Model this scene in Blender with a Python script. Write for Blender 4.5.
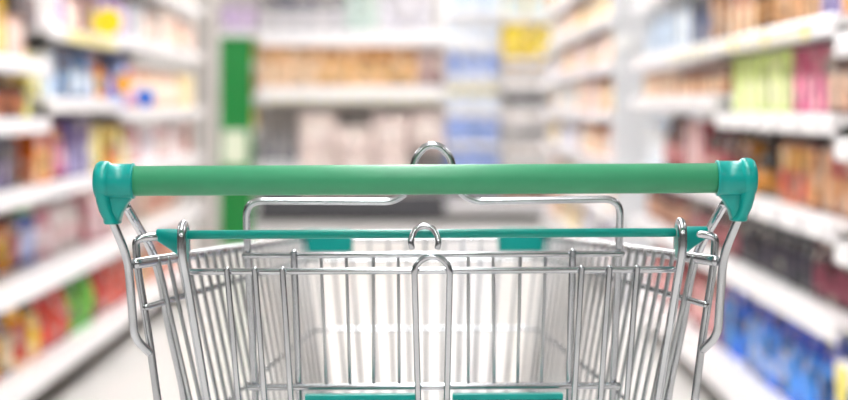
import bpy, bmesh, math, random
from mathutils import Vector, Matrix

for o in list(bpy.data.objects):
    bpy.data.objects.remove(o)
S = bpy.context.scene
COL = S.collection
random.seed(7)

# ------------------------------------------------------------------ camera
H = 1.10                     # eye height
FPX = 1640.0                 # focal length in pixels of an 848 px wide frame
cam_d = bpy.data.cameras.new('camera')
cam = bpy.data.objects.new('camera', cam_d)
COL.objects.link(cam)
cam.location = (0, 0, H)
cam.rotation_euler = (math.radians(90), 0, 0)
cam_d.sensor_width = 36.0
cam_d.lens = FPX * 36.0 / 848.0
cam_d.shift_y = -95.0 / 848.0
cam_d.clip_start = 0.05
cam_d.dof.use_dof = True
cam_d.dof.focus_distance = 1.50
cam_d.dof.aperture_fstop = 3.5
cam_d.dof.aperture_blades = 0
S.camera = cam

# ------------------------------------------------------------------ world, exposure
W = bpy.data.worlds.new('world')
S.world = W
W.use_nodes = True
W.node_tree.nodes['Background'].inputs[0].default_value = (1.0, 0.99, 0.98, 1)
W.node_tree.nodes['Background'].inputs[1].default_value = 0.3
S.view_settings.view_transform = 'Standard'
S.view_settings.look = 'None'
S.view_settings.gamma = 1.0
S.view_settings.use_curve_mapping = False
S.view_settings.exposure = 0.0
LAMP = 20.0                 # emission of the ceiling lamps' diffusers

# ------------------------------------------------------------------ materials
def lin(c):
    c = c.lstrip('#')
    v = [int(c[i:i + 2], 16) / 255 for i in (0, 2, 4)]
    return [x / 12.92 if x <= 0.04045 else ((x + 0.055) / 1.055) ** 2.4 for x in v]

MATS = {}
def mat(name, hexc, rough=0.45, metal=0.0, var=0.08, scale=30.0, bump=0.0, spec=0.5, coat=0.0, gam=1.0):
    if name in MATS:
        return MATS[name]
    m = bpy.data.materials.new(name)
    m.use_nodes = True
    nt = m.node_tree
    b = nt.nodes['Principled BSDF']
    tc = nt.nodes.new('ShaderNodeTexCoord')
    no = nt.nodes.new('ShaderNodeTexNoise')
    no.inputs['Scale'].default_value = scale
    no.inputs['Detail'].default_value = 3
    nt.links.new(tc.outputs['Object'], no.inputs['Vector'])
    mix = nt.nodes.new('ShaderNodeMix')
    mix.data_type = 'RGBA'
    c = [x ** gam for x in lin(hexc)]
    mix.inputs[6].default_value = [x * (1 - var) for x in c] + [1]
    mix.inputs[7].default_value = [min(1, x * (1 + var)) for x in c] + [1]
    nt.links.new(no.outputs['Fac'], mix.inputs[0])
    nt.links.new(mix.outputs[2], b.inputs['Base Color'])
    b.inputs['Roughness'].default_value = rough
    b.inputs['Metallic'].default_value = metal
    b.inputs['Specular IOR Level'].default_value = spec
    b.inputs['Coat Weight'].default_value = coat
    if bump:
        bp = nt.nodes.new('ShaderNodeBump')
        bp.inputs['Strength'].default_value = bump
        bp.inputs['Distance'].default_value = 0.002
        nt.links.new(no.outputs['Fac'], bp.inputs['Height'])
        nt.links.new(bp.outputs['Normal'], b.inputs['Normal'])
    MATS[name] = m
    return m

def pk(hexc, rough=0.35):
    """printed packaging: a base colour with paler and darker patches of artwork"""
    name = 'print_' + hexc.strip('#')
    if name in MATS:
        return MATS[name]
    m = bpy.data.materials.new(name)
    m.use_nodes = True
    nt = m.node_tree
    b = nt.nodes['Principled BSDF']
    c = [x ** 1.42 for x in lin(hexc)]
    tc = nt.nodes.new('ShaderNodeTexCoord')
    vo = nt.nodes.new('ShaderNodeTexVoronoi')
    vo.inputs['Scale'].default_value = 19.0
    vo.inputs['Randomness'].default_value = 0.9
    oi = nt.nodes.new('ShaderNodeObjectInfo')
    ad = nt.nodes.new('ShaderNodeVectorMath')
    ad.operation = 'ADD'
    nt.links.new(tc.outputs['Object'], ad.inputs[0])
    nt.links.new(oi.outputs['Random'], ad.inputs[1])
    nt.links.new(ad.outputs[0], vo.inputs['Vector'])
    sep = nt.nodes.new('ShaderNodeSeparateColor')
    nt.links.new(vo.outputs['Color'], sep.inputs[0])
    cr = nt.nodes.new('ShaderNodeValToRGB')
    cr.color_ramp.interpolation = 'CONSTANT'
    el = cr.color_ramp.elements
    light = min(1.0, min(c) / 0.45)            # near-white packs carry only faint artwork
    dk = 0.30 + 0.55 * light
    dark = [x * dk for x in c] + [1]
    base = list(c) + [1]
    pale = [x * 0.6 + y * 0.4 for x, y in zip(c, (0.85, 0.78, 0.66))] + [1]
    rich = [min(1, x * 1.25) for x in c] + [1]
    el[0].position, el[0].color = 0.0, dark
    el[1].position, el[1].color = 0.20, base
    for pos, col in ((0.58, rich), (0.80, pale)):
        e = el.new(pos)
        e.color = col
    nt.links.new(sep.outputs[0], cr.inputs[0])
    nt.links.new(cr.outputs[0], b.inputs['Base Color'])
    b.inputs['Roughness'].default_value = rough
    MATS[name] = m
    return m

def emit_mat(name, strength):
    m = bpy.data.materials.new(name)
    m.use_nodes = True
    nt = m.node_tree
    nt.nodes.clear()
    e = nt.nodes.new('ShaderNodeEmission')
    e.inputs[0].default_value = (1.0, 0.985, 0.97, 1)
    e.inputs[1].default_value = strength
    out = nt.nodes.new('ShaderNodeOutputMaterial')
    nt.links.new(e.outputs[0], out.inputs[0])
    return m

CHROME = mat('zinc_plated_wire', '#b9bcc0', 0.24, 1.0, 0.05, 60)
CHROME_THIN = mat('zinc_plated_thin_wire', '#b4b8bb', 0.28, 1.0, 0.05, 60)
GRIP = mat('green_grip_plastic', '#378c64', 0.42, 0, 0.06, 45, bump=0.05, spec=0.4)
TEAL = mat('teal_plastic', '#05918a', 0.30, 0, 0.04, 30, spec=0.35)
TEAL_ROD = mat('teal_coated_rod', '#048a7f', 0.30, 0, 0.04, 30, spec=0.35)
WHITE_METAL = mat('white_enamel_shelf', '#eceaea', 0.35, 0, 0.03, 6)
RAIL = mat('white_price_rail', '#f2f0f2', 0.25, 0, 0.03, 6)
BACKP = mat('dark_back_panel', '#4c4846', 0.6, 0, 0.05, 5)
PLINTH = mat('dark_plinth', '#40392f', 0.6, 0, 0.08, 5)  # brown plinth, darkened further to paint in the shadow along the shelf base
TAGW = mat('paper_tag_white', '#fdfdfb', 0.6, 0, 0.02, 20)
TAGY = mat('paper_tag_yellow', '#f3e26c', 0.6, 0, 0.03, 20)
TAGC = mat('paper_tag_cream', '#f3ecc4', 0.6, 0, 0.03, 20)
WALL = mat('white_wall_paint', '#e4e1de', 0.8, 0, 0.03, 3)
COLUMN = mat('grey_column_paint', '#b3aeaa', 0.7, 0, 0.04, 3)
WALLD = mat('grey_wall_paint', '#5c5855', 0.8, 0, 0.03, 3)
CEIL = mat('grey_ceiling_tile', '#c6c4c1', 0.85, 0, 0.03, 3)
FLOOR = mat('polished_pale_floor', '#e2dfdc', 0.28, 0, 0.03, 1.5, spec=0.6)
RUBBER = mat('grey_rubber', '#5a5c5e', 0.6)
LAMPM = emit_mat('lamp_diffuser', LAMP)

# ------------------------------------------------------------------ object helpers
def link(name, me, parent=None, loc=None, smooth=False):
    o = bpy.data.objects.new(name, me)
    COL.objects.link(o)
    if parent is not None:
        o.parent = parent
    if loc is not None:
        o.location = loc
    if smooth:
        for p in me.polygons:
            p.use_smooth = True
    return o

def tag(o, label, cat, group=None):
    o['label'] = label
    o['category'] = cat
    if group:
        o['group'] = group
    return o

def empty(name, loc=(0, 0, 0), rot=(0, 0, 0)):
    o = bpy.data.objects.new(name, None)
    COL.objects.link(o)
    o.location = loc
    o.rotation_euler = rot
    o.empty_display_size = 0.05
    return o

def mesh(name, verts, faces, mats, idx=None):
    me = bpy.data.meshes.new(name)
    me.from_pydata([tuple(v) for v in verts], [], faces)
    for m in (mats if isinstance(mats, (list, tuple)) else [mats]):
        me.materials.append(m)
    if idx:
        for p, i in zip(me.polygons, idx):
            p.material_index = i
    me.update()
    return me

def box_mesh(name, x0, x1, y0, y1, z0, z1, m, bev=0.0):
    bm = bmesh.new()
    bmesh.ops.create_cube(bm, size=1)
    for v in bm.verts:
        v.co = Vector(((x0 + x1) / 2 + v.co.x * (x1 - x0), (y0 + y1) / 2 + v.co.y * (y1 - y0), (z0 + z1) / 2 + v.co.z * (z1 - z0)))
    if bev:
        bmesh.ops.bevel(bm, geom=bm.edges[:], offset=bev, segments=2, affect='EDGES', profile=0.6)
    me = bpy.data.meshes.new(name)
    bm.to_mesh(me)
    bm.free()
    me.materials.append(m)
    return me

def box(name, x0, x1, y0, y1, z0, z1, m, parent=None, bev=0.0):
    return link(name, box_mesh(name, x0, x1, y0, y1, z0, z1, m, bev), parent)

def structure(o):
    o['kind'] = 'structure'
    return o

def fillet(pts, rad, n=6):
    pts = [Vector(p) for p in pts]
    out = [pts[0]]
    for a, b, c in zip(pts, pts[1:], pts[2:]):
        r = min(rad, (a - b).length * 0.48, (c - b).length * 0.48)
        p0 = b + (a - b).normalized() * r
        p2 = b + (c - b).normalized() * r
        for i in range(n + 1):
            t = i / n
            out.append(p0 * (1 - t) ** 2 + b * 2 * t * (1 - t) + p2 * t * t)
    out.append(pts[-1])
    res = [out[0]]
    for p in out[1:]:
        if (p - res[-1]).length > 1e-5:
            res.append(p)
    return res

def tube_mesh(name, pts, r, m, n=10):
    """round bar swept along pts with rounded ends"""
    pts = [Vector(p) for p in pts]
    d0 = (pts[0] - pts[1]).normalized()
    d1 = (pts[-1] - pts[-2]).normalized()
    path = [(pts[0] + d0 * r * 0.55, r * 0.45), (pts[0] + d0 * r * 0.35, r * 0.85)] + [(p, r) for p in pts] + \
           [(pts[-1] + d1 * r * 0.35, r * 0.85), (pts[-1] + d1 * r * 0.55, r * 0.45)]
    verts, faces = [], []
    t = (path[1][0] - path[0][0]).normalized()
    up = Vector((0, 0, 1)) if abs(t.z) < 0.9 else Vector((1, 0, 0))
    u = t.cross(up).normalized()
    for i, (p, rr) in enumerate(path):
        a = path[max(0, i - 1)][0]
        b = path[min(len(path) - 1, i + 1)][0]
        t = (b - a).normalized()
        u = (u - t * u.dot(t)).normalized()
        w = t.cross(u)
        for k in range(n):
            q = 2 * math.pi * k / n
            verts.append(p + (u * math.cos(q) + w * math.sin(q)) * rr)
    L = len(path)
    for i in range(L - 1):
        for k in range(n):
            k2 = (k + 1) % n
            faces.append((i * n + k, i * n + k2, (i + 1) * n + k2, (i + 1) * n + k))
    faces.append(tuple(range(n - 1, -1, -1)))
    faces.append(tuple((L - 1) * n + k for k in range(n)))
    me = mesh(name, verts, faces, m)
    for p in me.polygons:
        p.use_smooth = True
    return me

def lathe_mesh(name, prof, m, n=14, axis='Z', idx=None):
    verts, faces = [], []
    for (r, z) in prof:
        for k in range(n):
            q = 2 * math.pi * k / n
            verts.append((r * math.cos(q), r * math.sin(q), z) if axis == 'Z' else (z, r * math.cos(q), r * math.sin(q)))
    L = len(prof)
    for i in range(L - 1):
        for k in range(n):
            k2 = (k + 1) % n
            faces.append((i * n + k, i * n + k2, (i + 1) * n + k2, (i + 1) * n + k))
    faces.append(tuple(range(n - 1, -1, -1)))
    faces.append(tuple((L - 1) * n + k for k in range(n)))
    me = mesh(name, verts, faces, m)
    for p in me.polygons:
        p.use_smooth = len(p.vertices) == 4
    return me

def loft_mesh(name, rings, m, smooth=True):
    n = len(rings[0])
    verts = [v for r in rings for v in r]
    faces = []
    for i in range(len(rings) - 1):
        for k in range(n):
            k2 = (k + 1) % n
            faces.append((i * n + k, i * n + k2, (i + 1) * n + k2, (i + 1) * n + k))
    faces.append(tuple(range(n - 1, -1, -1)))
    faces.append(tuple((len(rings) - 1) * n + k for k in range(n)))
    me = mesh(name, verts, faces, m)
    bm = bmesh.new()
    bm.from_mesh(me)
    bmesh.ops.recalc_face_normals(bm, faces=bm.faces[:])
    bm.to_mesh(me)
    bm.free()
    for p in me.polygons:
        p.use_smooth = smooth and len(p.vertices) == 4
    return me

# ------------------------------------------------------------------ the room
X0, X1, Y0, Y1, ZC = -7.0, 7.0, -6.0, 16.6, 3.6
structure(box('floor', X0, X1, Y0, Y1, -0.12, 0.0, FLOOR))
structure(box('ceiling', X0, X1, Y0, Y1, ZC, ZC + 0.12, CEIL))
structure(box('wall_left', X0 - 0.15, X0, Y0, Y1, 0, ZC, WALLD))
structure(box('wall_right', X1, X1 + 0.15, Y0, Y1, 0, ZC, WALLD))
structure(box('wall_back', X0, X1, Y1, Y1 + 0.15, 0, ZC, WALL))
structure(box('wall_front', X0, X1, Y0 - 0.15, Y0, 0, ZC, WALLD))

NUM = ['zero', 'one', 'two', 'three', 'four', 'five', 'six', 'seven', 'eight', 'nine', 'ten', 'eleven', 'twelve', 'thirteen', 'fourteen', 'fifteen', 'sixteen', 'seventeen', 'eighteen']
# ceiling lamps: long strips along the aisles
def ceiling_lamp(x, y, label):
    r = empty('ceiling_light', (x, y, ZC - 0.09))
    tag(r, label, 'ceiling light', 'fluorescent panels on the ceiling')
    box('housing', -0.30, 0.30, -0.80, 0.80, 0.02, 0.09, WHITE_METAL, r, 0.004)
    box('diffuser', -0.275, 0.275, -0.78, 0.78, 0.0, 0.019, LAMPM, r, 0.004)
for x in (-3.6, -0.15, 3.3):
    for k in range(0 if x == -0.15 else 1, 11, 1 if x == -0.15 else 3):
        ceiling_lamp(x, -4.6 + 2.0 * k, {-3.6: 'left', -0.15: 'middle', 3.3: 'right'}[x] + ' row fluorescent panel on ceiling, number ' + NUM[k + 1] + ' from the entrance')

# ------------------------------------------------------------------ shelving
def gondola_bay(name, label, loc, rot, width, depth, shelves, zbase, height=2.15, base_extra=0.06, tags=(), group=None, railm=None, end_panel=None, base_rail=0.10, base_mat=None, rail_h=None, back=None):
    """local frame: x along the bay, -y towards the aisle, front edge of the shelves at y = 0"""
    RAIL_H = rail_h or 0.058
    r = empty(name, loc, (0, 0, rot))
    tag(r, label, 'shelving', group)
    box('back_panel', 0.0, width, depth, depth + 0.03, 0.02, height, back or BACKP, r)
    for x in (0.0, width - 0.03):
        box('upright', x, x + 0.03, depth - 0.05, depth - 0.001, 0.02, height, WHITE_METAL, r)
    box('plinth', 0.0, width, 0.09, depth, 0.0, zbase - base_rail + 0.01, PLINTH, r)
    d = box('base_shelf', 0.002, width - 0.002, 0.0, depth - 0.052, zbase - 0.03, zbase, WHITE_METAL, r, 0.003)
    rl = rail_mesh(width - 0.004, base_rail)
    if base_mat:
        rl = rl.copy()
        rl.materials.clear()
        rl.materials.append(base_mat)
    q = link('price_rail', rl, d, (0.002, 0, zbase - base_rail))
    for z in shelves:
        s = box('shelf', 0.002, width - 0.002, 0.0, depth - 0.052, z - 0.028, z, WHITE_METAL, r, 0.003)
        link('price_rail', rail_mesh(width - 0.004, RAIL_H), s, (0.002, 0, z - RAIL_H + 0.004))
        for (tz, tx, m) in tags:
            if abs(tz - z) < 0.001:
                link('price_tag', TAGMESH[m], s, (tx, -0.0135, z - RAIL_H + 0.010))
    if end_panel is not None:
        box('end_panel', end_panel, end_panel + 0.03, 0.0, depth + 0.03, 0.0, height, mat('pale_blue_grey_panel', '#e0e2e6', 0.4, 0, 0.03, 4), r, 0.004)
    return r

RAILC = {}
def rail_mesh(w, h):
    k = (round(w, 4), h)
    if k not in RAILC:
        prof = [(-0.001, 0.0), (-0.010, 0.002), (-0.012, 0.008), (-0.010, h - 0.008), (-0.006, h), (-0.001, h - 0.002)]
        vs = [(0, y, z) for y, z in prof] + [(w, y, z) for y, z in prof]
        n = len(prof)
        fs = [(i, (i + 1) % n, n + (i + 1) % n, n + i) for i in range(n)] + [tuple(range(n - 1, -1, -1)), tuple(range(n, 2 * n))]
        RAILC[k] = mesh('price_rail', vs, fs, RAIL)
    return RAILC[k]
TAGMESH = {}
for k, m in (('w', TAGW), ('y', TAGY), ('c', TAGC)):
    TAGMESH[k] = box_mesh('price_tag', -0.035, 0.035, -0.0012, 0.0006, 0.0, 0.040, m)
TAGMESH['Y'] = box_mesh('price_tag', -0.05, 0.05, -0.0012, 0.0006, -0.05, 0.045, TAGY)

# ------------------------------------------------------------------ packages
PK = {}
def bag_mesh(w, h, d, cols):
    verts, faces, idx = [], [], []
    xs = [-1, -0.8, -0.45, 0, 0.45, 0.8, 1]
    zs = [0, 0.03, 0.14, 0.3, 0.5, 0.7, 0.84, 0.92, 0.93, 1.0]
    tz = [0.75, 0.9, 1.0, 1.0, 0.95, 0.75, 0.42, 0.10, 0.05, 0.05]
    wz = [0.90, 0.94, 0.97, 0.96, 0.95, 0.96, 0.98, 1.0, 1.0, 1.0]
    n = len(xs) * 2
    for z, t, wd in zip(zs, tz, wz):
        front, back = [], []
        for x in xs:
            th = d / 2 * t * max(0.08, (1 - abs(x) ** 2.6)) ** 0.6
            rip = 0.02 * d * math.sin(7 * x + 11 * z) if 0 < t and 0.05 < z < 0.9 else 0
            front.append((x * w / 2 * wd, -th - rip, z * h))
            back.append((x * w / 2 * wd, th, z * h))
        verts += front + back[::-1]
    for i in range(len(zs) - 1):
        for k in range(n):
            k2 = (k + 1) % n
            faces.append((i * n + k, i * n + k2, (i + 1) * n + k2, (i + 1) * n + k))
            mi = 0
            if 1 <= k <= 4 and 2 <= i <= 4:
                mi = 1
            elif len(cols) > 2 and (i in (5, 6)) and k < 6:
                mi = 2
            idx.append(mi)
    faces.append(tuple(range(n - 1, -1, -1))); idx.append(0)
    faces.append(tuple((len(zs) - 1) * n + k for k in range(n))); idx.append(0)
    me = mesh('bag', verts, faces, [pk(c, 0.25) for c in cols], idx)
    for p in me.polygons:
        p.use_smooth = len(p.vertices) == 4
    return me

def carton_mesh(w, h, d, cols):
    bm = bmesh.new()
    bmesh.ops.create_cube(bm, size=1)
    for v in bm.verts:
        v.co = Vector((v.co.x * w, v.co.y * d, (v.co.z + 0.5) * h))
    bmesh.ops.bevel(bm, geom=bm.edges[:], offset=0.003, segments=1, affect='EDGES')
    bm.normal_update()
    f = max((f for f in bm.faces if f.normal.y < -0.9), key=lambda f: f.calc_area())
    bmesh.ops.inset_region(bm, faces=[f], thickness=min(w, h) * 0.16, depth=0.0)
    f.material_index = 1
    cut = bmesh.ops.bisect_plane(bm, geom=[f] + f.edges[:] + f.verts[:], plane_co=(0, 0, h * 0.56), plane_no=(0, 0, 1))
    if len(cols) > 2:
        for g in bm.faces:
            if g.material_index == 1 and g.calc_center_median().z > h * 0.56:
                g.material_index = 2
    me = bpy.data.meshes.new('carton')
    bm.to_mesh(me); bm.free()
    for c in cols:
        me.materials.append(pk(c, 0.4))
    return me

def rollpack_mesh(w, h, d, cols):
    nx, nz = 12, 12
    verts, faces = [], []
    def g(x, z):
        b = abs(math.sin(x * 3 * math.pi)) ** 0.6 * 0.7 + abs(math.sin(z * 2 * math.pi)) ** 0.6 * 0.3
        e = min(1, min(x, 1 - x) * 14 + 0.15) * min(1, min(z, 1 - z) * 14 + 0.15)
        return (0.40 + 0.10 * b) * d * (0.8 + 0.2 * e)
    for side in (-1, 1):
        for j in range(nz + 1):
            for i in range(nx + 1):
                x, z = i / nx, j / nz
                verts.append(((x - 0.5) * w, side * g(x, z), z * h))
    N = (nx + 1) * (nz + 1)
    idx = []
    for j in range(nz):
        for i in range(nx):
            a = j * (nx + 1) + i
            faces.append((a, a + 1, a + nx + 2, a + nx + 1)); idx.append(1 if 4 <= j <= 7 and 2 <= i <= 9 else 0)
            faces.append((N + a, N + a + nx + 1, N + a + nx + 2, N + a + 1)); idx.append(0)
    bd = [i for i in range(nx + 1)] + [j * (nx + 1) + nx for j in range(1, nz + 1)] + [nz * (nx + 1) + i for i in range(nx - 1, -1, -1)] + [j * (nx + 1) for j in range(nz - 1, 0, -1)]
    for a, b in zip(bd, bd[1:] + bd[:1]):
        faces.append((b, a, N + a, N + b)); idx.append(0)
    me = mesh('roll_pack', verts, faces, [pk(c, 0.3) for c in cols], idx)
    for p in me.polygons:
        p.use_smooth = True
    return me

def jar_meshes(w, h, d, cols):
    r = w / 2
    body = lathe_mesh('jar', [(r * 0.86, 0), (r * 0.97, 0.004), (r, 0.012), (r, h * 0.70), (r * 0.93, h * 0.77), (r * 0.78, h * 0.82), (r * 0.78, h * 0.84)], pk(cols[0], 0.12))
    cap = lathe_mesh('lid', [(r * 0.84, h * 0.842), (r * 0.86, h * 0.85), (r * 0.86, h * 0.985), (r * 0.80, h)], pk(cols[2] if len(cols) > 2 else cols[0], 0.3))
    lab = lathe_mesh('printed_label', [(r * 1.002, h * 0.16), (r * 1.008, h * 0.165), (r * 1.008, h * 0.60), (r * 1.002, h * 0.605)], pk(cols[1], 0.45))
    return body, [('lid', cap), ('printed_label', lab)]

def bottle_meshes(w, h, d, cols):
    r = w / 2
    body = lathe_mesh('bottle', [(r * 0.84, 0), (r * 0.97, 0.004), (r, 0.014), (r, h * 0.54), (r * 0.94, h * 0.62), (r * 0.62, h * 0.74), (r * 0.36, h * 0.82), (r * 0.34, h * 0.90)], pk(cols[0], 0.12))
    cap = lathe_mesh('cap', [(r * 0.40, h * 0.901), (r * 0.41, h * 0.91), (r * 0.41, h * 0.985), (r * 0.36, h)], pk(cols[2] if len(cols) > 2 else cols[0], 0.3))
    lab = lathe_mesh('printed_label', [(r * 1.002, h * 0.14), (r * 1.008, h * 0.145), (r * 1.008, h * 0.48), (r * 1.002, h * 0.485)], pk(cols[1], 0.45))
    return body, [('cap', cap), ('printed_label', lab)]

NAMES = {'bag': ('snack_bag', 'bag'), 'carton': ('carton', 'carton'), 'roll': ('roll_pack', 'pack'), 'jar': ('jar', 'jar'), 'bottle': ('bottle', 'bottle'), 'pouch': ('pouch', 'pouch')}
ORD = ['nearest', 'second nearest', 'third nearest', 'fourth nearest', 'fifth nearest', 'sixth nearest', 'seventh nearest', 'eighth nearest', 'ninth nearest',
       'tenth nearest', 'eleventh nearest', 'twelfth nearest', 'thirteenth nearest', 'fourteenth nearest', 'fifteenth nearest', 'sixteenth nearest', 'seventeenth nearest', 'eighteenth nearest']
USED_LABELS = set()

def product(kind, w, h, d, cols, loc, rot, label, group):
    key = (kind, round(w, 3), round(h, 3), round(d, 3), tuple(cols))
    if key not in PK:
        if kind in ('bag', 'pouch'): PK[key] = (bag_mesh(w, h, d, cols), [])
        elif kind == 'carton': PK[key] = (carton_mesh(w, h, d, cols), [])
        elif kind == 'roll': PK[key] = (rollpack_mesh(w, h, d, cols), [])
        elif kind == 'jar': PK[key] = jar_meshes(w, h, d, cols)
        else: PK[key] = bottle_meshes(w, h, d, cols)
    me, parts = PK[key]
    nm, cat = NAMES[kind]
    o = link(nm, me, None, (loc[0], loc[1], loc[2] + 0.0012))
    o.rotation_euler = (0, 0, rot)
    tag(o, label, cat, group)
    for pn, pm in parts:
        link(pn, pm, o)
    return o

PLUR = {'bag': 'bags', 'carton': 'cartons', 'roll': 'packs', 'jar': 'jars', 'bottle': 'bottles', 'pouch': 'pouches'}
def fill(origin, rot, start, end, runs, where, setback=0.03, order='near'):
    """runs = (colour words, kind, colours, w, h, d, n or None) laid along local x of a bay from start to end; n None = up to the end.
    local x grows away from the camera when order = 'near', to the right otherwise"""
    c, s = math.cos(rot), math.sin(rot)
    x = start
    for (words, kind, cols, w, h, d, n) in runs:
        gap = 0.008
        room = int((end - x + gap) / (w + gap) + 1e-6)
        n = room if n is None else min(n, room)
        for i in range(n):
            lx = x + w / 2
            dy = setback + d / 2 + random.uniform(0, 0.012)
            k = i
            if order == 'flip':
                k = n - 1 - i
            if n == 1:
                lab = f'{words} {NAMES[kind][1]} {where}'
            elif order == 'left':
                o_ = ORD[i].replace(' nearest', '').replace('nearest', 'first')
                lab = f'{o_} from left of {NUM[n]} {words} {PLUR[kind]} {where}'
            else:
                lab = f'{ORD[k]} of {NUM[n]} {words} {PLUR[kind]} {where}'
            assert lab not in USED_LABELS, lab
            USED_LABELS.add(lab)
            if len(lab.split()) > 16: print('LONG', len(lab.split()), lab)
            px = origin[0] + c * lx - s * dy
            py = origin[1] + s * lx + c * dy
            product(kind, w, h, d, cols, (px, py, origin[2]), rot + (random.uniform(-0.05, 0.05) if kind == 'bag' else 0), lab, f'{words} {PLUR[kind]} {where}')
            x += w + gap
        if x >= end - 0.03:
            break

# ---- shelving on the right: front edges at X = 1.03, faces -X.  local x -> +? : rot so that -y(local) = -X(world)
# rot = -90deg: local x -> -Y world, local y -> +X world.   (local x runs towards the camera)
XR, XL = 1.03, -1.33
RR, RL = -math.pi / 2, math.pi / 2      # RL: local x -> +Y world, local y -> -X world

def right_bay(name, y0, y1, zbase, shelves, label, where, content, tags=(), end_panel=None, height=2.15):
    """content: {z: (setback, runs from near to far)}"""
    w = y1 - y0
    gondola_bay(name, label, (XR, y1, 0), RR, w, 0.46, shelves, zbase, tags=[(z, w - t, m) for z, t, m in tags], end_panel=end_panel, height=height)
    for z, (ph, sb, runs) in content.items():
        # runs are given near to far; local x runs far to near, so reverse the run order and the items
        tot = 0
        rr = []
        for (words, kind, cols, iw, h, d, n) in runs:
            room = int((w - 0.02 - tot + 0.008) / (iw + 0.008) + 1e-6)
            n = room if n is None else min(n, room)
            if n > 0:
                rr.append((words, kind, cols, iw, h, d, n))
                tot += n * (iw + 0.008)
        rr = rr[::-1]
        fill((XR, y1, z), RR, w - 0.005 - tot, w, rr, f'{ph}, {where}', sb, 'flip')

def left_bay(name, y0, y1, zbase, shelves, label, where, content, tags=()):
    w = y1 - y0
    gondola_bay(name, label, (XL, y0, 0), RL, w, 0.46, shelves, zbase, tags=tags, base_rail=0.068)
    for z, (ph, sb, runs) in content.items():
        fill((XL, y0, z), RL, 0.005, w - 0.005, runs, f'{ph}, {where}', sb)

B, CA, J, BO, RO, PO = 'bag', 'carton', 'jar', 'bottle', 'roll', 'pouch'
bot, s2, s3, s4, s5, s6, s7 = ('on bottom shelf', 'on second shelf', 'on third shelf', 'on fourth shelf', 'on fifth shelf', 'on sixth shelf', 'on seventh shelf')

# --- right, nearest sliver of a bay at the frame's edge
right_bay('shelving_bay', 2.9, 4.075, 0.17, [0.465, 0.76, 1.015, 1.27, 1.55, 1.85], 'white shelving bay cut by the right frame edge, with yellow tag', 'edge right bay', {
    0.17: (bot, 0.04, [('blue', B, ['#1580e4', '#58a8ee'], 0.17, 0.21, 0.09, None)]),
    0.465: (s2, 0.05, [('maroon', J, ['#5a1430', '#d8b0b8', '#2a1020'], 0.10, 0.20, 0.10, None)]),
    0.76: (s3, 0.05, [('orange brown', CA, ['#9a4a22', '#e0a060'], 0.15, 0.17, 0.08, None)]),
    1.015: (s4, 0.05, [('dark brown', CA, ['#4a2a22', '#c09080'], 0.15, 0.17, 0.08, None)]),
}, tags=[(0.465, 1.09, 'Y'), (0.76, 1.10, 'w'), (1.015, 1.1, 'w')])

# --- right, first full bay
right_bay('shelving_bay', 4.08, 5.75, 0.20, [0.555, 0.805, 1.075, 1.325, 1.60, 1.88], 'white shelving bay holding blue bags and lime cartons, right of the cart', 'first right bay', {
    0.20: (bot, 0.05, [('bright blue', B, ['#1580e4', '#58a8ee', '#0a60c8'], 0.165, 0.27, 0.10, None)]),
    0.555: (s2, 0.06, [('maroon', J, ['#6e2140', '#a85a72', '#5a1a38'], 0.105, 0.165, 0.10, 5),
                       ('navy', J, ['#262a44', '#5c5868', '#20243c'], 0.10, 0.165, 0.10, None)]),
    0.805: (s3, 0.05, [('orange brown', CA, ['#9c4c26', '#e3b07a', '#c8433a'], 0.13, 0.185, 0.08, 2),
                       ('red brown', CA, ['#7c2a20', '#e7b57e'], 0.12, 0.185, 0.08, 2),
                       ('amber and red', CA, ['#c07a1e', '#d9604a', '#e8c15a'], 0.12, 0.18, 0.08, 3),
                       ('dark brown', BO, ['#3c1d18', '#d9a23c', '#2a1412'], 0.085, 0.185, 0.08, 4),
                       ('mustard', CA, ['#c8922c', '#7a2620'], 0.12, 0.17, 0.08, None)]),
    1.075: (s4, 0.03, [('cocoa brown', CA, ['#8a5a4a', '#e3c3ac', '#5a342c'], 0.11, 0.185, 0.08, 2),
                       ('magenta', CA, ['#cf3c86', '#f0a6c2', '#b82a70'], 0.095, 0.185, 0.08, 4),
                       ('lime green', CA, ['#d0e08c', '#f2f3d2', '#dcea9c'], 0.105, 0.188, 0.08, None)]),
    1.325: (s5, 0.03, [('orange', CA, ['#e08a2a', '#f0c070'], 0.09, 0.18, 0.08, 1),
                       ('violet', CA, ['#5a55a8', '#b9b0dc'], 0.09, 0.18, 0.08, 2),
                       ('tan and brown', CA, ['#b87a48', '#ecc79c', '#8a4c2c'], 0.13, 0.18, 0.08, 4),
                       ('dark brown', J, ['#5c3424', '#caa070', '#3a2018'], 0.10, 0.17, 0.08, 3),
                       ('pale orange', CA, ['#d99a62', '#f2dcc0', '#a85c34'], 0.14, 0.18, 0.08, None)]),
}, tags=[(1.325, 0.30 + 0.17 * i, 'c' if i % 3 else 'y') for i in range(8)] + [(1.075, 0.25 + 0.25 * i, 'w') for i in range(6)] + [(0.805, 0.2 + 0.3 * i, 'w') for i in range(5)])

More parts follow.
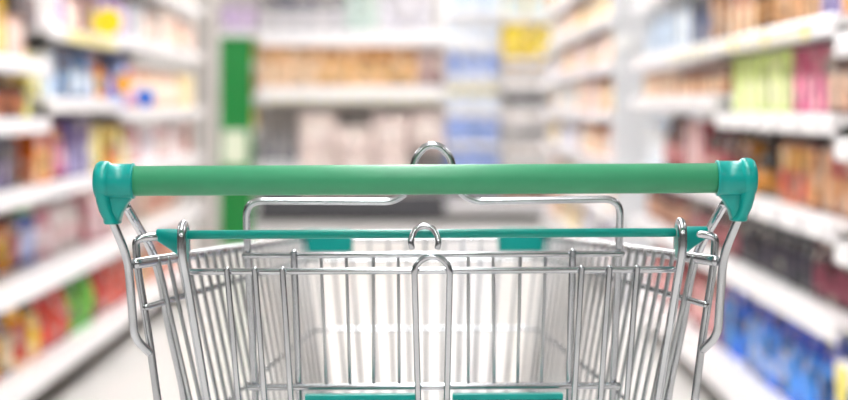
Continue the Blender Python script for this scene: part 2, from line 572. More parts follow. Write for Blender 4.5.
# --- right, second bay
right_bay('shelving_bay', 5.76, 6.95, 0.20, [0.555, 0.805, 1.135, 1.325, 1.60, 1.88], 'white shelving bay of maroon packs, second bay right of the cart', 'second right bay', {
    0.20: (bot, 0.05, [('bright blue', B, ['#1580e4', '#58a8ee', '#0a60c8'], 0.165, 0.27, 0.10, 2), ('crimson', B, ['#9c2338', '#e8b8b8'], 0.165, 0.27, 0.10, None)]),
    0.555: (s2, 0.06, [('maroon', J, ['#6a2030', '#c98a90', '#5a1a28'], 0.11, 0.17, 0.10, None)]),
    0.805: (s3, 0.05, [('wine red', BO, ['#6c1c28', '#b06068', '#4a1018'], 0.09, 0.25, 0.09, 6), ('rose pink', CA, ['#b8606c', '#ead0d0'], 0.14, 0.23, 0.09, None)]),
    1.135: (s4, 0.03, [('small tan', CA, ['#b07a5c', '#eccfae', '#7a4a38'], 0.13, 0.115, 0.08, None)]),
    1.325: (s5, 0.03, [('brown', CA, ['#8f5a3c', '#e0bd98'], 0.14, 0.18, 0.08, 2), ('navy', CA, ['#22304e', '#5c7aa8', '#2c4470'], 0.15, 0.20, 0.08, 3), ('pale blue', CA, ['#bcd3e6', '#f1f5f8'], 0.15, 0.19, 0.08, None)]),
}, tags=[(1.325, 0.15 + 0.2 * i, 'c') for i in range(5)])
# --- right, third bay
right_bay('shelving_bay', 6.96, 8.07, 0.20, [0.555, 0.805, 1.135, 1.325, 1.60, 1.88], 'white shelving bay beyond the maroon packs, third bay on right', 'third right bay', {
    0.20: (bot, 0.05, [('crimson', B, ['#9c2338', '#e8b8b8'], 0.20, 0.27, 0.10, None)]),
    0.555: (s2, 0.06, [('rusty', J, ['#8a4038', '#e0b8a0', '#6a2a28'], 0.12, 0.17, 0.10, None)]),
    0.805: (s3, 0.05, [('wine red', BO, ['#74202c', '#bc7078', '#4a1018'], 0.10, 0.25, 0.09, 4), ('pale blue', CA, ['#c2d3e2', '#f0f3f6'], 0.14, 0.22, 0.09, None)]),
    1.135: (s4, 0.03, [('small peach', CA, ['#d8a684', '#f1dfc8'], 0.15, 0.115, 0.08, None)]),
    1.325: (s5, 0.03, [('icy white', CA, ['#dfe6ee', '#b4c8dc'], 0.15, 0.20, 0.08, None)]),
    1.60: (s6, 0.03, [('cream', CA, ['#e8e0d2', '#c8d4e0'], 0.16, 0.18, 0.08, None)]),
})

# --- right, far gondola beyond the cross aisle
farcol = [('peach', PO, ['#e2a87c', '#f5e2cc', '#d8895a']), ('cream', CA, ['#efe2cb', '#e0b890']), ('orange', CA, ['#df8f56', '#f4d6b0']),
          ('lilac', PO, ['#a99bc0', '#e4dcea']), ('rose', CA, ['#d9a2a0', '#f3dedb']), ('white', CA, ['#eeeae6', '#c9d3e2']), ('amber', PO, ['#eebb4e', '#f7e3a6'])]
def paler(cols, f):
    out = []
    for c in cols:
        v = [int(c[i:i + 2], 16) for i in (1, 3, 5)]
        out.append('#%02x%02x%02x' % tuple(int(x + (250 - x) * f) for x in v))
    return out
farcol = [(a, b, paler(c, 0.3)) for a, b, c in farcol]  # far packs whitened: the bright veil over them is put into the colour
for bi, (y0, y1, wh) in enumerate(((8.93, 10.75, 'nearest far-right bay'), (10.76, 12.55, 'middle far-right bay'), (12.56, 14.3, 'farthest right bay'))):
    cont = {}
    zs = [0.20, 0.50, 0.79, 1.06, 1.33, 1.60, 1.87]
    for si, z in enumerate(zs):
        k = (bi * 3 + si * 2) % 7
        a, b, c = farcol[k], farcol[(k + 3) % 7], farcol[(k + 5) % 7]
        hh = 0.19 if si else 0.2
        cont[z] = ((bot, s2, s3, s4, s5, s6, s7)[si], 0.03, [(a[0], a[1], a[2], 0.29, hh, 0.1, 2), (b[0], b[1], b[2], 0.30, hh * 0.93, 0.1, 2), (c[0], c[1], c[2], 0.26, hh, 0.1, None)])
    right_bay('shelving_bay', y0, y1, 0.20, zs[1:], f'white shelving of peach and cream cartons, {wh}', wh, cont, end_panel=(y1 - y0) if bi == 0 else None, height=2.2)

# --- left bays
left_bay('shelving_bay', 4.47, 5.80, 0.185, [0.50, 0.815, 1.055, 1.255, 1.52, 1.8], 'white shelving bay cut by the left frame edge', 'edge left bay', {
    0.185: (bot, 0.05, [('red', B, ['#c22a22', '#f0b428', '#e05a20'], 0.17, 0.222, 0.12, 2), ('orange', B, ['#e07a18', '#f6cf40', '#c8401c'], 0.16, 0.232, 0.12, 2), ('scarlet', B, ['#c8281e', '#f3c23a', '#f09a30'], 0.15, 0.222, 0.12, 2), ('small navy', B, ['#26386e', '#e6d9c0', '#26386e'], 0.13, 0.192, 0.12, 1), ('golden', B, ['#e0a020', '#c8401c', '#f0c040'], 0.14, 0.237, 0.12, None)]),
    0.50: (s2, 0.15, [('pink', J, ['#d880a0', '#f2d6de', '#502030'], 0.12, 0.20, 0.1, 5), ('pale blue', J, ['#a9c4e0', '#e8eef6', '#7c2030'], 0.12, 0.20, 0.1, 2), ('dark red', J, ['#6c1822', '#c05048', '#33101a'], 0.11, 0.20, 0.1, None)]),
    0.815: (s3, 0.06, [('dark plum', CA, ['#3c1a30', '#8c5a86', '#c23a44'], 0.13, 0.16, 0.08, 5), ('red', CA, ['#b42c3a', '#e6a0a0'], 0.12, 0.15, 0.08, 1), ('violet', CA, ['#4d3a70', '#a99cc8', '#2c2038'], 0.12, 0.165, 0.08, 2), ('black cherry', CA, ['#3a1220', '#7c3a4c'], 0.12, 0.165, 0.08, None)]),
    1.055: (s4, 0.04, [('brick red', J, ['#a03c28', '#e0a080', '#502014'], 0.11, 0.135, 0.1, 8), ('chestnut', J, ['#7c3a22', '#d89870', '#e0c040'], 0.11, 0.135, 0.1, 2), ('yellow green', CA, ['#d6d23c', '#f2eeb0'], 0.08, 0.13, 0.08, None)]),
    1.255: (s5, 0.04, [('pale pink', CA, ['#ecd6d4', '#f6ece8'], 0.15, 0.19, 0.08, 5), ('yellow', CA, ['#f4cf20', '#f8e9a0', '#f2d040'], 0.12, 0.20, 0.08, 1), ('blush', CA, ['#e9b9a8', '#f6e2da'], 0.13, 0.15, 0.08, None)]),
})
left_bay('shelving_bay', 5.81, 7.13, 0.185, [0.50, 0.815, 1.125, 1.385, 1.66, 1.9], 'white shelving bay with green bags low down, second bay on left', 'second left bay', {
    0.185: (bot, 0.05, [('amber', B, ['#e09a20', '#f5d860', '#7a5a10'], 0.15, 0.242, 0.12, 1), ('deep red', B, ['#b8242a', '#d8502c', '#c23030'], 0.155, 0.232, 0.12, 3), ('leaf green', B, ['#6cc23c', '#98d868', '#58ad30'], 0.155, 0.247, 0.12, 3), ('rosy red', B, ['#c02a34', '#d85a50', '#a82028'], 0.15, 0.237, 0.12, None)]),
    0.50: (s2, 0.15, [('orange lidded', J, ['#e09a2a', '#f2c860', '#7a2020'], 0.11, 0.19, 0.1, 1), ('maroon', J, ['#742838', '#c88890', '#5a1c28'], 0.11, 0.20, 0.1, 1), ('periwinkle', J, ['#7c88c4', '#d0d6ee', '#5aa048'], 0.12, 0.22, 0.1, 2), ('soft pink', J, ['#dfb4bc', '#f4e4e6', '#c88a98'], 0.12, 0.19, 0.1, 2), ('milky white', J, ['#ece6e4', '#f4dcdc', '#dcd0d0'], 0.12, 0.19, 0.1, None)]),
    0.815: (s3, 0.05, [('orange', CA, ['#e2852e', '#f6cf8c', '#b8324a'], 0.14, 0.225, 0.08, 2), ('magenta plum', PO, ['#9c3870', '#dc9ab8', '#e0a050'], 0.13, 0.21, 0.08, 2), ('purple', CA, ['#6a60a4', '#bdb6d8', '#8c70a8'], 0.13, 0.225, 0.08, 3), ('yellow', CA, ['#e8cf4a', '#f6eeb4'], 0.12, 0.20, 0.08, None)]),
    1.125: (s4, 0.04, [('lemon', B, ['#efe27a', '#f8f4cc', '#f2ea9a'], 0.15, 0.18, 0.09, 1), ('white', CA, ['#e4ebf2', '#c0d4ea'], 0.13, 0.18, 0.08, 1), ('steel blue', CA, ['#3c6494', '#9cc0e2', '#2c4c74'], 0.14, 0.185, 0.08, 2), ('sky blue', PO, ['#88b2dc', '#dce8f4', '#5c8cc4'], 0.15, 0.18, 0.08, 2), ('light blue', CA, ['#a3bfe0', '#e2e8f4', '#c88a9c'], 0.14, 0.18, 0.08, 1), ('golden orange', BO, ['#eaa52c', '#f6d27c', '#e0901c'], 0.11, 0.19, 0.08, None)]),
    1.385: (s5, 0.03, [('pearl', CA, ['#e9e2e6', '#f4f0ee'], 0.15, 0.19, 0.08, 2), ('purple', B, ['#6c50a8', '#c8b4e0', '#50388c'], 0.15, 0.20, 0.09, 1), ('pink', PO, ['#eab2b0', '#f8e0d8', '#b85a6c'], 0.14, 0.18, 0.08, 2), ('dusky brown', CA, ['#7a5054', '#c09a98'], 0.13, 0.19, 0.08, 1), ('bright yellow', B, ['#f2d414', '#f8e030', '#f4dc20'], 0.17, 0.20, 0.1, 1), ('lavender', CA, ['#a487bc', '#e2d2ea'], 0.14, 0.18, 0.08, None)]),
}, tags=[(1.385, 0.3 + 0.12 * i, 'y') for i in range(8)])
left_bay('shelving_bay', 7.14, 8.46, 0.185, [0.50, 0.815, 1.085, 1.405, 1.68, 1.92], 'white shelving bay with blue carton at its edge, third bay on left', 'third left bay', {
    0.185: (bot, 0.05, [('coral red', B, ['#c83a38', '#e07868', '#c84840'], 0.17, 0.232, 0.12, 4), ('white', B, ['#e6e0da', '#f0c8a0'], 0.17, 0.232, 0.12, None)]),
    0.50: (s2, 0.12, [('pink', CA, ['#e2a8b0', '#f5e0e2'], 0.16, 0.22, 0.09, 3), ('white', CA, ['#ece6e4', '#f2cfc8'], 0.16, 0.21, 0.09, None)]),
    0.815: (s3, 0.05, [('yellow and red', CA, ['#e8c64c', '#e88a70', '#f2e6a0'], 0.15, 0.19, 0.08, 2), ('pale lime', PO, ['#d8dc8c', '#f2f0d0'], 0.15, 0.18, 0.08, 2), ('rose', PO, ['#dc8c98', '#f4d8da', '#c05a70'], 0.15, 0.19, 0.08, 2), ('white', CA, ['#ece8e8', '#d4ccd8'], 0.15, 0.18, 0.08, None)]),
    1.085: (s4, 0.02, [('bold blue', B, ['#2a62c4', '#4c86dc', '#2258b8'], 0.17, 0.17, 0.1, 1), ('sky', CA, ['#5a88d0', '#b4cdf0'], 0.15, 0.22, 0.08, 1), ('hot pink', PO, ['#e07ca4', '#f8d2de'], 0.15, 0.21, 0.08, 2), ('peach', PO, ['#efbc9c', '#f8e6d6'], 0.15, 0.20, 0.08, None)]),
    1.405: (s5, 0.03, [('lilac', PO, ['#b493c8', '#ead8f0'], 0.16, 0.20, 0.08, 3), ('grey', CA, ['#b4bcc4', '#e4e4e4'], 0.16, 0.18, 0.08, 2), ('salmon', PO, ['#eab49c', '#f8e2d4', '#d05a4c'], 0.16, 0.19, 0.08, None)]),
})
left_bay('shelving_bay', 8.47, 9.80, 0.185, [0.50, 0.815, 1.085, 1.405, 1.68, 1.92], 'white shelving bay beside the pale column, farthest bay on left', 'farthest left bay', {
    0.185: (bot, 0.05, [('coral', B, ['#d87468', '#f4ccb8'], 0.20, 0.232, 0.12, None)]),
    0.50: (s2, 0.1, [('cream', PO, ['#ece2d4', '#e8b8a8'], 0.20, 0.21, 0.09, None)]),
    0.815: (s3, 0.05, [('pale rose', PO, ['#e8c4c8', '#f6e8e6'], 0.18, 0.18, 0.08, 3), ('white', CA, ['#eeeaea', '#d8c4c4'], 0.18, 0.18, 0.08, 2), ('red brown', CA, ['#a05a50', '#dcb0a4'], 0.17, 0.19, 0.08, None)]),
    1.085: (s4, 0.03, [('peach', PO, ['#f0c8ac', '#f8e8dc'], 0.18, 0.20, 0.08, 4), ('sand yellow', CA, ['#e6ca84', '#f6ecd0'], 0.17, 0.19, 0.08, None)]),
    1.405: (s5, 0.03, [('white', CA, ['#f0e9e4', '#f2d4c4'], 0.18, 0.20, 0.08, 3), ('orange red', PO, ['#e0785c', '#f4c8b0'], 0.17, 0.19, 0.08, 2), ('white topped', CA, ['#efe8e2', '#e8c8b8'], 0.17, 0.19, 0.08, None)]),
    1.68: (s6, 0.03, [('tan', PO, ['#c0a090', '#e8dcd0'], 0.18, 0.18, 0.08, 4), ('ivory', CA, ['#f0e8dc', '#e0d0c4'], 0.17, 0.17, 0.08, None)]),
})

# pale column and green panel at the end of the left shelving
o = box('column', -1.53, -1.41, 10.95, 11.35, 0, ZC, COLUMN, None, 0.01)
o['kind'] = 'structure'; o.name = 'trim_1'
g = empty('sign_panel', (-1.335, 11.6, 0))
tag(g, 'tall green sign panel standing beside the pale column', 'sign')
GREEN = mat('green_sign', '#0f7f36', 0.4, 0, 0.05, 4)
PALEG = mat('pale_sign_poster', '#dfe6cf', 0.5, 0, 0.1, 8)
box('panel', -0.125, 0.12, 0.0, 0.04, 0.10, 1.58, GREEN, g, 0.006)
box('poster', -0.09, 0.085, -0.006, -0.0005, 0.68, 0.92, PALEG, g)
box('base_plate', -0.14, 0.14, -0.12, 0.16, 0.0, 0.03, WHITE_METAL, g, 0.004)
box('post', -0.02, 0.02, 0.041, 0.07, 0.03, 1.5, WHITE_METAL, g, 0.004)

# round signs that stick out from the shelf edges, and one disc for a highlight
def round_sign(loc, r, hexc, label, arm):
    g = empty('round_sign', loc)
    tag(g, label, 'sign', 'round shelf signs')
    d = lathe_mesh('disc', [(r * 0.97, -0.002), (r, -0.001), (r, 0.001), (r * 0.97, 0.002)], mat('sign_' + hexc.strip('#'), hexc, 0.4, 0, 0.03, 20), 28)
    d.transform(Matrix.Rotation(math.pi / 2, 4, 'X'))
    link('disc', d, g)
    link('arm', tube_mesh('arm', [(0, 0.0035, 0), arm], 0.0018, WHITE_METAL, 6), g)
round_sign((-1.275, 6.62, 1.435), 0.055, '#f2da10', 'round yellow sign sticking out from a left shelf edge', (-0.044, 0.0035, -0.075))
round_sign((-1.275, 7.50, 1.133), 0.045, '#2f6fd0', 'round blue sign sticking out from a left shelf edge', (-0.046, 0.0035, -0.075))
round_sign((-1.275, 6.95, 1.19), 0.040, '#f0aa30', 'round amber sign sticking out from a left shelf edge', (-0.046, 0.0035, -0.095))
round_sign((1.085, 8.890, 1.44), 0.050, '#fbfbfb', 'round white disc standing in for a bright highlight on right far end panel', (0, 0.0085, 0))  # white disc added to stand for a bright highlight on the end panel

# ---- far end shelving, faces the camera (-Y): rot 0, local x -> +X
YF = 15.35
def far_bay(label, x0, x1, zbase, shelves, where, content, tags=(), depth=0.5, base_rail=0.10, base_mat=None, rail_h=None):
    gondola_bay('shelving_bay', label, (x0, YF, 0), 0.0, x1 - x0, depth, shelves, zbase, height=2.35, tags=tags, base_rail=base_rail, base_mat=base_mat, rail_h=rail_h, back=mat('pale_back_panel', '#c9c4c0', 0.6, 0, 0.04, 5))
    for z, (ph, sb, runs) in content.items():
        fill((x0, YF, z), 0.0, 0.005, x1 - x0 - 0.005, runs, f'{ph}, {where}', sb, 'left')
far_bay('narrow far shelving bay of yellow and red cartons beside green panel', -2.05, -1.555, 0.16, [0.55, 0.87, 1.19, 1.50, 1.80], 'narrow far bay', {
    0.55: (s2, 0.03, [('grey', CA, ['#9a9aa0', '#e0dcd8'], 0.15, 0.2, 0.1, None)]),
    0.87: (s3, 0.03, [('yellow', CA, ['#ecc84c', '#f6e8b0'], 0.15, 0.2, 0.1, None)]),
    1.19: (s4, 0.03, [('white', CA, ['#eee6e0', '#e8b0a0'], 0.15, 0.2, 0.1, 2), ('red orange', CA, ['#e0764c', '#f4c0a0'], 0.14, 0.22, 0.1, None)]),
    1.50: (s5, 0.03, [('white', CA, ['#eee8e0', '#f0dcb0'], 0.15, 0.2, 0.1, 2), ('yellow', CA, ['#ecc94c', '#f6e8b0'], 0.14, 0.22, 0.1, None)]),
    1.80: (s6, 0.03, [('purple', CA, ['#a98ac0', '#e0d0ea'], 0.15, 0.22, 0.1, None)]),
})
far_bay('wide far shelving bay with row of tan cartons and pale roll packs', -1.55, 0.20, 0.27, [1.27, 1.80], 'wide far bay', {
    0.27: (bot, 0.06, [('grey and white', BO, ['#a4a4aa', '#f0f0f2', '#5c5c64'], 0.085, 0.62, 0.08, 4), ('blush', RO, ['#eadcd8', '#f0e6e2'], 0.34, 0.40, 0.24, 4)]),
    1.27: (s2, 0.02, [('peach', CA, ['#e2bc98', '#ecd6bc', '#d4ae86'], 0.13, 0.41, 0.12, 4), ('tan', CA, ['#dcb284', '#e8c89c', '#d0a270'], 0.125, 0.40, 0.12, 7), ('dark rose', CA, ['#8c7078', '#d0b8b4'], 0.12, 0.33, 0.12, None)]),
    1.80: (s3, 0.02, [('charcoal and white', CA, ['#6a6a74', '#e6e4e8', '#8c8c98'], 0.155, 0.34, 0.12, 5), ('sea green', CA, ['#5a8c80', '#d8e4e0'], 0.15, 0.35, 0.12, 2), ('grey and lilac', CA, ['#8a86a0', '#e8e6ec'], 0.155, 0.34, 0.12, None)]),
}, tags=[(1.27, 0.1 + 0.12 * i, 'c') for i in range(14)], base_rail=0.24, base_mat=mat('charcoal_kick_panel', '#45454a', 0.5), rail_h=0.15)
# second tier of roll packs on top of the first
for k, (x, hh, wd) in enumerate(((-1.008, 0.36, 'first'), (-0.664, 0.22, 'second'), (-0.3175, 0.34, 'third'), (0.0385, 0.38, 'fourth'))):
    product(RO, 0.335 if k == 3 else 0.34, hh, 0.24, ['#eadcd8', '#f0e6e2'], (x, YF + 0.186, 0.6725), 0, wd + ' from left of four blush packs stacked on top, wide far bay', 'stacked blush packs')
far_bay('far shelving bay of pale blue packs, narrow, beside tan cartons', 0.205, 0.725, 0.20, [0.42, 0.75, 1.05, 1.36, 1.67, 1.98], 'pale blue far bay', {
    0.20: (bot, 0.03, [('grey', CA, ['#6c6a74', '#a8a6b0'], 0.16, 0.17, 0.1, None)]),
    0.42: (s2, 0.03, [('pale blue', CA, ['#a2b8ec', '#b8c8f0'], 0.16, 0.26, 0.1, None)]),
    0.75: (s3, 0.03, [('ice blue', CA, ['#a0b6ec', '#b6c8f2'], 0.16, 0.235, 0.1, None)]),
    1.05: (s4, 0.03, [('white', CA, ['#e9ecf2', '#d8e0f0', '#efe6c0'], 0.16, 0.245, 0.1, None)]),
    1.36: (s5, 0.03, [('white and blue', CA, ['#e6eaf2', '#a0b8ec'], 0.16, 0.245, 0.1, None)]),
    1.67: (s6, 0.03, [('frosty white', CA, ['#f2f3f6', '#dfe6f2'], 0.16, 0.245, 0.1, None)]),
    1.98: (s7, 0.03, [('soft blue', CA, ['#a8c0e2', '#e2eaf4'], 0.16, 0.245, 0.1, None)]),
})
far_bay('far shelving bay with yellow and brown packs, beside the blue packs', 0.73, 1.20, 0.20, [0.42, 0.62, 0.80, 0.94, 1.10, 1.27, 1.43, 1.54, 1.93], 'yellow far bay', {
    0.20: (bot, 0.03, [('brown', CA, ['#84503c', '#c09478'], 0.14, 0.15, 0.1, None)]),
    0.42: (s2, 0.03, [('white', CA, ['#efe9e6', '#e4dcd8'], 0.22, 0.12, 0.1, None)]),
    0.62: (s3, 0.03, [('white', CA, ['#efe9e6', '#e4dcd8'], 0.22, 0.11, 0.1, None)]),
    0.80: (s4, 0.05, [('dark brown', CA, ['#58342c', '#6a4438'], 0.22, 0.098, 0.1, None)]),  # dark cartons put in for a dark slot between the shelves
    0.94: (s5, 0.02, [('low white', CA, ['#f2ecea', '#e8e0dc'], 0.22, 0.095, 0.1, None)]),
    1.10: (s6, 0.05, [('dark slot stand-in', CA, ['#3c2220', '#4c2c28'], 0.22, 0.11, 0.1, None)]),  # dark cartons added to stand for the upper dark slot
    1.27: (s7, 0.02, [('pale', CA, ['#f2ecea', '#e8e0dc'], 0.22, 0.11, 0.1, None)]),
    1.43: ('on eighth shelf', 0.03, [('tawny', CA, ['#8a5a38', '#e8c050'], 0.22, 0.075, 0.1, None)]),
    1.54: ('on ninth shelf', 0.02, [('vivid yellow', CA, ['#f4d418', '#f6de4a'], 0.22, 0.31, 0.1, None)]),
    1.93: ('on top shelf', 0.03, [('pale gold', CA, ['#eee2b8', '#e0ecf0'], 0.22, 0.2, 0.1, None)]),
})

# ------------------------------------------------------------------ the shopping cart
CY = 1.90
cart = empty('shopping_cart', (0.0062, CY, 0.0), (0, math.radians(-0.28), 0))
tag(cart, 'chrome wire shopping cart with green handle and teal end caps', 'shopping cart')

def L(p):
    return (p[0], p[1] - CY, p[2])
def wire(name, pts, r, parent, m=CHROME, rad=0.0, n=10):
    pts = [L(p) for p in pts]
    if rad:
        pts = fillet(pts, rad)
    return link(name, tube_mesh(name, pts, r, m, n), parent)
def ring(xc, yc, z, hx, hy, n=16, p=2.6, axis='z'):
    out = []
    for k in range(n):
        q = 2 * math.pi * k / n
        c, s = math.cos(q), math.sin(q)
        a = math.copysign(abs(c) ** (2 / p), c) * hx
        b = math.copysign(abs(s) ** (2 / p), s) * hy
        out.append(L((xc + a, yc + b, z)) if axis == 'z' else L((z, xc + a, yc + b)))
    return out

# handle
YH, ZH = 1.475, 1.033
hd = link('handle', lathe_mesh('handle', [(0.0128, -0.268), (0.0135, -0.2675), (0.0135, 0.2675), (0.0128, 0.268)], GRIP, 40, 'X'), cart, L((0, YH, ZH)))
for sx in (-1, 1):
    prof = [(0.0120, 0.2615), (0.0160, 0.2618), (0.0163, 0.2632), (0.0156, 0.2645), (0.0155, 0.2830), (0.0168, 0.2838), (0.0181, 0.2860), (0.0183, 0.2895), (0.0178, 0.2928), (0.0160, 0.2955), (0.0125, 0.2970), (0.006, 0.2975)]
    c = link('end_cap', lathe_mesh('end_cap', [(r, sx * x) for r, x in (prof if sx > 0 else prof)], TEAL, 40, 'X'), hd)
    # side plate and web hanging below the cap, tapering to where the struts leave it
    secs = [(1.036, 0.2900, 1.4755, 0.0062, 0.0176), (1.026, 0.2900, 1.476, 0.0068, 0.0172), (1.015, 0.2888, 1.478, 0.0068, 0.0160), (1.006, 0.2872, 1.481, 0.0066, 0.0145),
            (0.9985, 0.2840, 1.483, 0.0066, 0.0130), (0.9970, 0.2832, 1.484, 0.0076, 0.0138), (0.9950, 0.2830, 1.484, 0.0076, 0.0138), (0.9940, 0.2830, 1.484, 0.0066, 0.0125)]
    rings = [[(x, y - (YH - CY), z - ZH) for x, y, z in ring(sx * xc, yc, z, hx, hy, 24, 2.6)] for z, xc, yc, hx, hy in secs]
    link('cap_bracket', loft_mesh('cap_bracket', rings, TEAL), c)
    secs = [(1.024, 0.2755, 1.479, 0.0125, 0.0095), (1.018, 0.2755, 1.479, 0.0122, 0.0095), (1.012, 0.2775, 1.480, 0.0090, 0.0092), (1.004, 0.2800, 1.482, 0.0066, 0.0090), (0.9965, 0.2810, 1.483, 0.0055, 0.0085)]
    rings = [[(x, y - (YH - CY), z - ZH) for x, y, z in ring(sx * xc, yc, z, hx, hy, 20, 5)] for z, xc, yc, hx, hy in secs]
    link('cap_web', loft_mesh('cap_web', rings, TEAL), c)

# side frames
frame = link('side_frame', tube_mesh('side_frame', fillet([L(p) for p in ((-0.262, 1.62, 0.30), (-0.262, 1.64, 0.235), (0.262, 1.64, 0.235), (0.262, 1.62, 0.30))], 0.03), 0.009, CHROME), cart)
for sx in (-1, 1):
    f = lambda *pts: [(sx * a, b, c) for a, b, c in pts]
    wire('near_strut', f((0.2835, 1.479, 1.000), (0.2717, 1.498, 0.960), (0.2685, 1.510, 0.8866), (0.2572, 1.524, 0.8715)), 0.0040, frame, rad=0.014)
    wire('far_strut', f((0.2725, 1.494, 1.009), (0.2673, 1.600, 0.9605), (0.2583, 1.605, 0.9288), (0.2533, 1.610, 0.889), (0.2370, 1.620, 0.8085), (0.2330, 1.68, 0.52), (0.2450, 1.72, 0.27), (0.235, 1.80, 0.205), (0.160, 2.29, 0.175)), 0.0043, frame, rad=0.03, n=12)
    wire('hook_rod', f((0.2480, 1.530, 0.978), (0.2600, 1.524, 0.9785), (0.2690, 1.522, 0.9760), (0.2675, 1.523, 0.950), (0.2585, 1.530, 0.885), (0.2515, 1.535, 0.825), (0.2400, 1.58, 0.62), (0.2330, 1.68, 0.53)), 0.0038, frame, rad=0.010)
for y, xw, z in ((1.70, 0.2455, 0.30), (2.27, 0.160, 0.178)):
    wire('cross_bar', [(-xw, y, z), (xw, y, z)], 0.007, frame)
for sx in (-1, 1):
    wire('basket_support', [(sx * 0.12, 2.262, 0.185), (sx * 0.118, 2.27, 0.40), (sx * 0.115, 2.275, 0.575)], 0.006, frame)

# casters
def caster(x, y, ztop):
    R = 0.058
    fork = []
    c = link('caster', lathe_mesh('caster', [(0.010, 0.125), (0.022, 0.127), (0.022, 0.139), (0.012, 0.141), (0.012, ztop), (0.009, ztop + 0.003)], CHROME, 14), cart, L((x, y, 0)))
    for s in (-1, 1):
        me = mesh('fork_arm', [(s * 0.016, -0.018, 0.130), (s * 0.016, 0.018, 0.130), (s * 0.018, 0.040, R - 0.012), (s * 0.018, 0.018, R - 0.014), (s * 0.020, -0.018, 0.130), (s * 0.020, 0.018, 0.130), (s * 0.022, 0.040, R - 0.012), (s * 0.022, 0.018, R - 0.014)],
                  [(0, 1, 2, 3), (7, 6, 5, 4), (0, 4, 5, 1), (1, 5, 6, 2), (2, 6, 7, 3), (3, 7, 4, 0)], CHROME)
        link('fork_arm', me, c)
    w = lathe_mesh('wheel', [(0.012, -0.013), (0.044, -0.013), (0.052, -0.012), (R, -0.008), (R, 0.008), (0.052, 0.012), (0.044, 0.013), (0.012, 0.013)], RUBBER, 24, 'X')
    link('wheel', w, c, (0, 0.026, R))
for sx in (-1, 1):
    caster(sx * 0.255, 1.64, 0.226)
    caster(sx * 0.150, 2.27, 0.170)

# basket
A, Bf = Vector((0.2670, 1.506, 0.9555)), Vector((0.1750, 2.35, 0.9095))
C_, D_ = Vector((0.190, 1.66, 0.50)), Vector((0.130, 2.28, 0.58))
def side(t, q, sx=1):
    top = A.lerp(Bf, t)
    bt = C_.lerp(D_, t)
    p = top.lerp(bt, q)
    return (sx * p.x, p.y, p.z)
def u_path(q, t0=0.0):
    return [side(t0, q, -1), side(1, q, -1), side(1, q, 1), side(t0, q, 1)]
basket = link('basket', tube_mesh('basket_rim', fillet([L(p) for p in u_path(0.0)], 0.035), 0.0052, CHROME, 12), cart)
for q, t0, r in ((0.092, 0.0, 0.0030), (0.385, 0.04, 0.0023), (0.63, 0.05, 0.0024), (0.85, 0.05, 0.0024), (1.0, 0.02, 0.0042)):
    wire('basket_hoop', u_path(q, t0), r, basket, rad=0.03)
wire('basket_hoop', [side(0.02, 1.0, -1), side(0.02, 1.0, 1)], 0.0042, basket)
NS = 22
for sx in (-1, 1):
    for i in range(NS):
        t = 0.075 + (0.985 - 0.075) * i / (NS - 1)
        a, b = Vector(side(t, -0.004, sx)), Vector(side(t, 1.004, sx))
        off = Vector((-sx * 0.0045, 0, 0))
        wire('side_wire', [a + off, b + off], 0.0022, basket, CHROME_THIN, n=8)
NF = 13
for i in range(NF):
    q = -0.92 + 1.84 * i / (NF - 1)
    wire('front_wire', [(q * 0.175, 2.346, 0.911), (q * 0.130, 2.276, 0.580)], 0.0023, basket, CHROME_THIN, n=8)
for i in range(9):
    q = -0.9 + 1.8 * i / 8
    wire('floor_wire', [(q * 0.190, 1.66, 0.497), (q * 0.130, 2.28, 0.577)], 0.0022, basket, CHROME_THIN, n=8)
for i in range(1, 8):
    t = i / 8
    p = side(t, 1.0)
    wire('floor_wire', [(-p[0], p[1], p[2] - 0.003), (p[0], p[1], p[2] - 0.003)], 0.0022, basket, CHROME_THIN, n=8)
for sx in (-1, 1):
    xa, xb = sorted((sx * 0.104, sx * 0.178))
    bb = link('corner_bumper', box_mesh('corner_bumper', xa, xb, 2.336 - CY, 2.366 - CY, 0.889, 0.921, TEAL, 0.006), basket)

# pivot rod with its two clips
GX = 0.006
rod = wire('pivot_rod', [(GX - 0.232, 1.530, 0.980), (GX + 0.226, 1.530, 0.980)], 0.0042, cart, TEAL_ROD, n=16)
wire('bushing', [(GX + 0.222, 1.530, 0.980), (GX + 0.236, 1.530, 0.980)], 0.0036, rod)
for sx in (-1, 1):
    secs = [(0.2570, 0.9800, 0.0050, 0.0060), (0.2562, 0.9798, 0.0058, 0.0068), (0.2460, 0.9765, 0.0092, 0.0080), (0.2360, 0.9725, 0.0128, 0.0090), (0.2335, 0.9720, 0.0135, 0.0092), (0.2332, 0.9715, 0.0160, 0.0110), (0.2285, 0.9715, 0.0160, 0.0110), (0.2280, 0.9715, 0.0150, 0.0100)]
    rings = [ring(1.532, zc, GX + sx * x, hy, hz, 20, 2.6, 'x') for x, zc, hz, hy in secs]
    link('rod_clip', loft_mesh('rod_clip', rings, TEAL), rod)
# wire hook hung over the rod
hk = [(-0.0118, 1.5175, 0.9680), (-0.0130, 1.5170, 0.9730), (-0.0112, 1.520, 0.9805), (-0.0070, 1.522, 0.9860), (0.0, 1.523, 0.9880), (0.0070, 1.522, 0.9860), (0.0112, 1.520, 0.9805), (0.0130, 1.5170, 0.9730), (0.0118, 1.5175, 0.9680)]
wire('chain_hook', [(x - 0.0008, y, z) for x, y, z in hk], 0.0029, rod, rad=0.004)

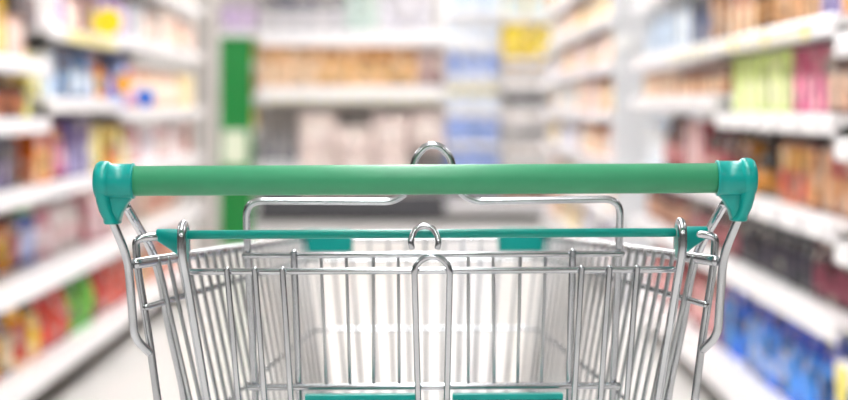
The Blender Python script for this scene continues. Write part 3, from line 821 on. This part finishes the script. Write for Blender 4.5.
# rear gate hanging from the rod
def gy(z):
    return 1.530 + (0.98 - z) * 0.27
gate = wire('rear_gate', [(GX - 0.2265, gy(0.945), 0.9445), (GX + 0.2265, gy(0.945), 0.9445)], 0.0032, cart)
for sx in (-1, 1):
    x = lambda v: GX + sx * v
    wire('gate_wire', [(x(0.232), 1.548, 0.964), (x(0.232), 1.5435, 0.985), (x(0.232), 1.530, 0.9915), (x(0.232), 1.5165, 0.984), (x(0.2315), 1.5165, 0.962), (x(0.2285), 1.528, 0.935), (x(0.216), 1.5705, 0.817), (x(0.190), 1.655, 0.525)], 0.0042, gate, rad=0.008, n=12)
    for v in (0.192, 0.166, 0.140):
        wire('gate_wire', [(x(v), gy(0.947) - 0.0045, 0.9475), (x(v * 0.97), gy(0.82) - 0.003, 0.82), (x(v * 0.92), gy(0.525), 0.525)], 0.0029, gate)
    for v in (0.105, 0.070, 0.040):
        wire('gate_wire', [(x(v), gy(0.74), 0.74), (x(v * 0.93), gy(0.525), 0.525)], 0.0024, gate)
yl = gy(0.95) - 0.0055
lp = [(0.0130, gy(0.525) - 0.005, 0.525), (0.0138, gy(0.82) - 0.005, 0.82), (0.0162, gy(0.93) - 0.005, 0.93)] + [(0.0165 * math.cos(q), yl, 0.943 + 0.0155 * math.sin(q)) for q in [math.pi * k / 12 for k in range(7)]]
lp = [(-x_, y_, z_) for x_, y_, z_ in lp[:-1]] + lp[::-1]
wire('gate_loop', [(GX + x_, y_, z_) for x_, y_, z_ in lp], 0.0031, gate)
for z, hw in ((0.74, 0.206), (0.62, 0.198), (0.525, 0.190)):
    wire('gate_bar', [(GX - hw, gy(z) + 0.004, z), (GX + hw, gy(z) + 0.004, z)], 0.0030, gate)

# folded child seat behind the gate
SX = 0.0075
def sy(z):
    return 1.580 + (1.01 - z) * 0.20
pts = [(-0.174, sy(0.70), 0.70), (-0.1765, sy(0.82), 0.82), (-0.1800, sy(0.955), 0.955), (-0.1805, 1.580, 1.0085), (-0.0390, 1.580, 1.0070), (-0.0245, 1.579, 1.016), (-0.0200, 1.577, 1.036), (-0.0165, 1.576, 1.0505), (-0.0075, 1.575, 1.0600), (0, 1.575, 1.0618)]
pts = pts + [(-a, b, c) for a, b, c in pts[:-1][::-1]]
seat = wire('child_seat', [(SX + a, b, c) for a, b, c in pts], 0.0036, cart, rad=0.016, n=12)
wire('seat_bar', [(SX - 0.1835, sy(0.955) - 0.006, 0.9555), (SX + 0.1835, sy(0.955) - 0.006, 0.9555)], 0.0030, seat)
wire('seat_bar', [(SX - 0.1815, sy(0.824) - 0.006, 0.8235), (SX + 0.1815, sy(0.824) - 0.006, 0.8235)], 0.0034, seat)
for sx in (-1, 1):
    wire('seat_wire', [(SX + sx * 0.1345, sy(0.955) - 0.010, 0.9590), (SX + sx * 0.1330, sy(0.82) - 0.001, 0.82), (SX + sx * 0.130, sy(0.70), 0.70)], 0.0034, seat)
    for a, b in ((0.109, 0.106), (0.0845, 0.0825), (0.058, 0.0595), (0.034, 0.034)):
        wire('seat_wire', [(SX + sx * a, sy(0.955) - 0.001, 0.957), (SX + sx * b, sy(0.826) - 0.001, 0.825)], 0.0016, seat, CHROME_THIN, n=8)
    # teal plastic panel with a raised frame and a middle rib
    xa, xb = sorted((SX + sx * 0.0180, SX + sx * 0.1255))
    yp = 1.602 - CY
    pn = link('seat_panel', box_mesh('seat_panel', xa, xb, yp, yp + 0.004, 0.700, 0.818, mat('teal_plastic_deep', '#067465', 0.35, 0, 0.04, 30), 0.001), seat)
    for (a, b, c, d) in ((xa, xb, 0.8135, 0.8190), (xa, xb, 0.700, 0.706), (xa, xa + 0.005, 0.7065, 0.813), (xb - 0.005, xb, 0.7065, 0.813), ((xa + xb) / 2 - 0.0022, (xa + xb) / 2 + 0.0022, 0.7065, 0.813)):
        link('panel_rib', box_mesh('panel_rib', a, b, yp - 0.010, yp - 0.0002, c, d, TEAL, 0.001), pn)

print('objects', len(bpy.data.objects), 'tris', sum(len(m.polygons) for m in bpy.data.meshes) * 2)
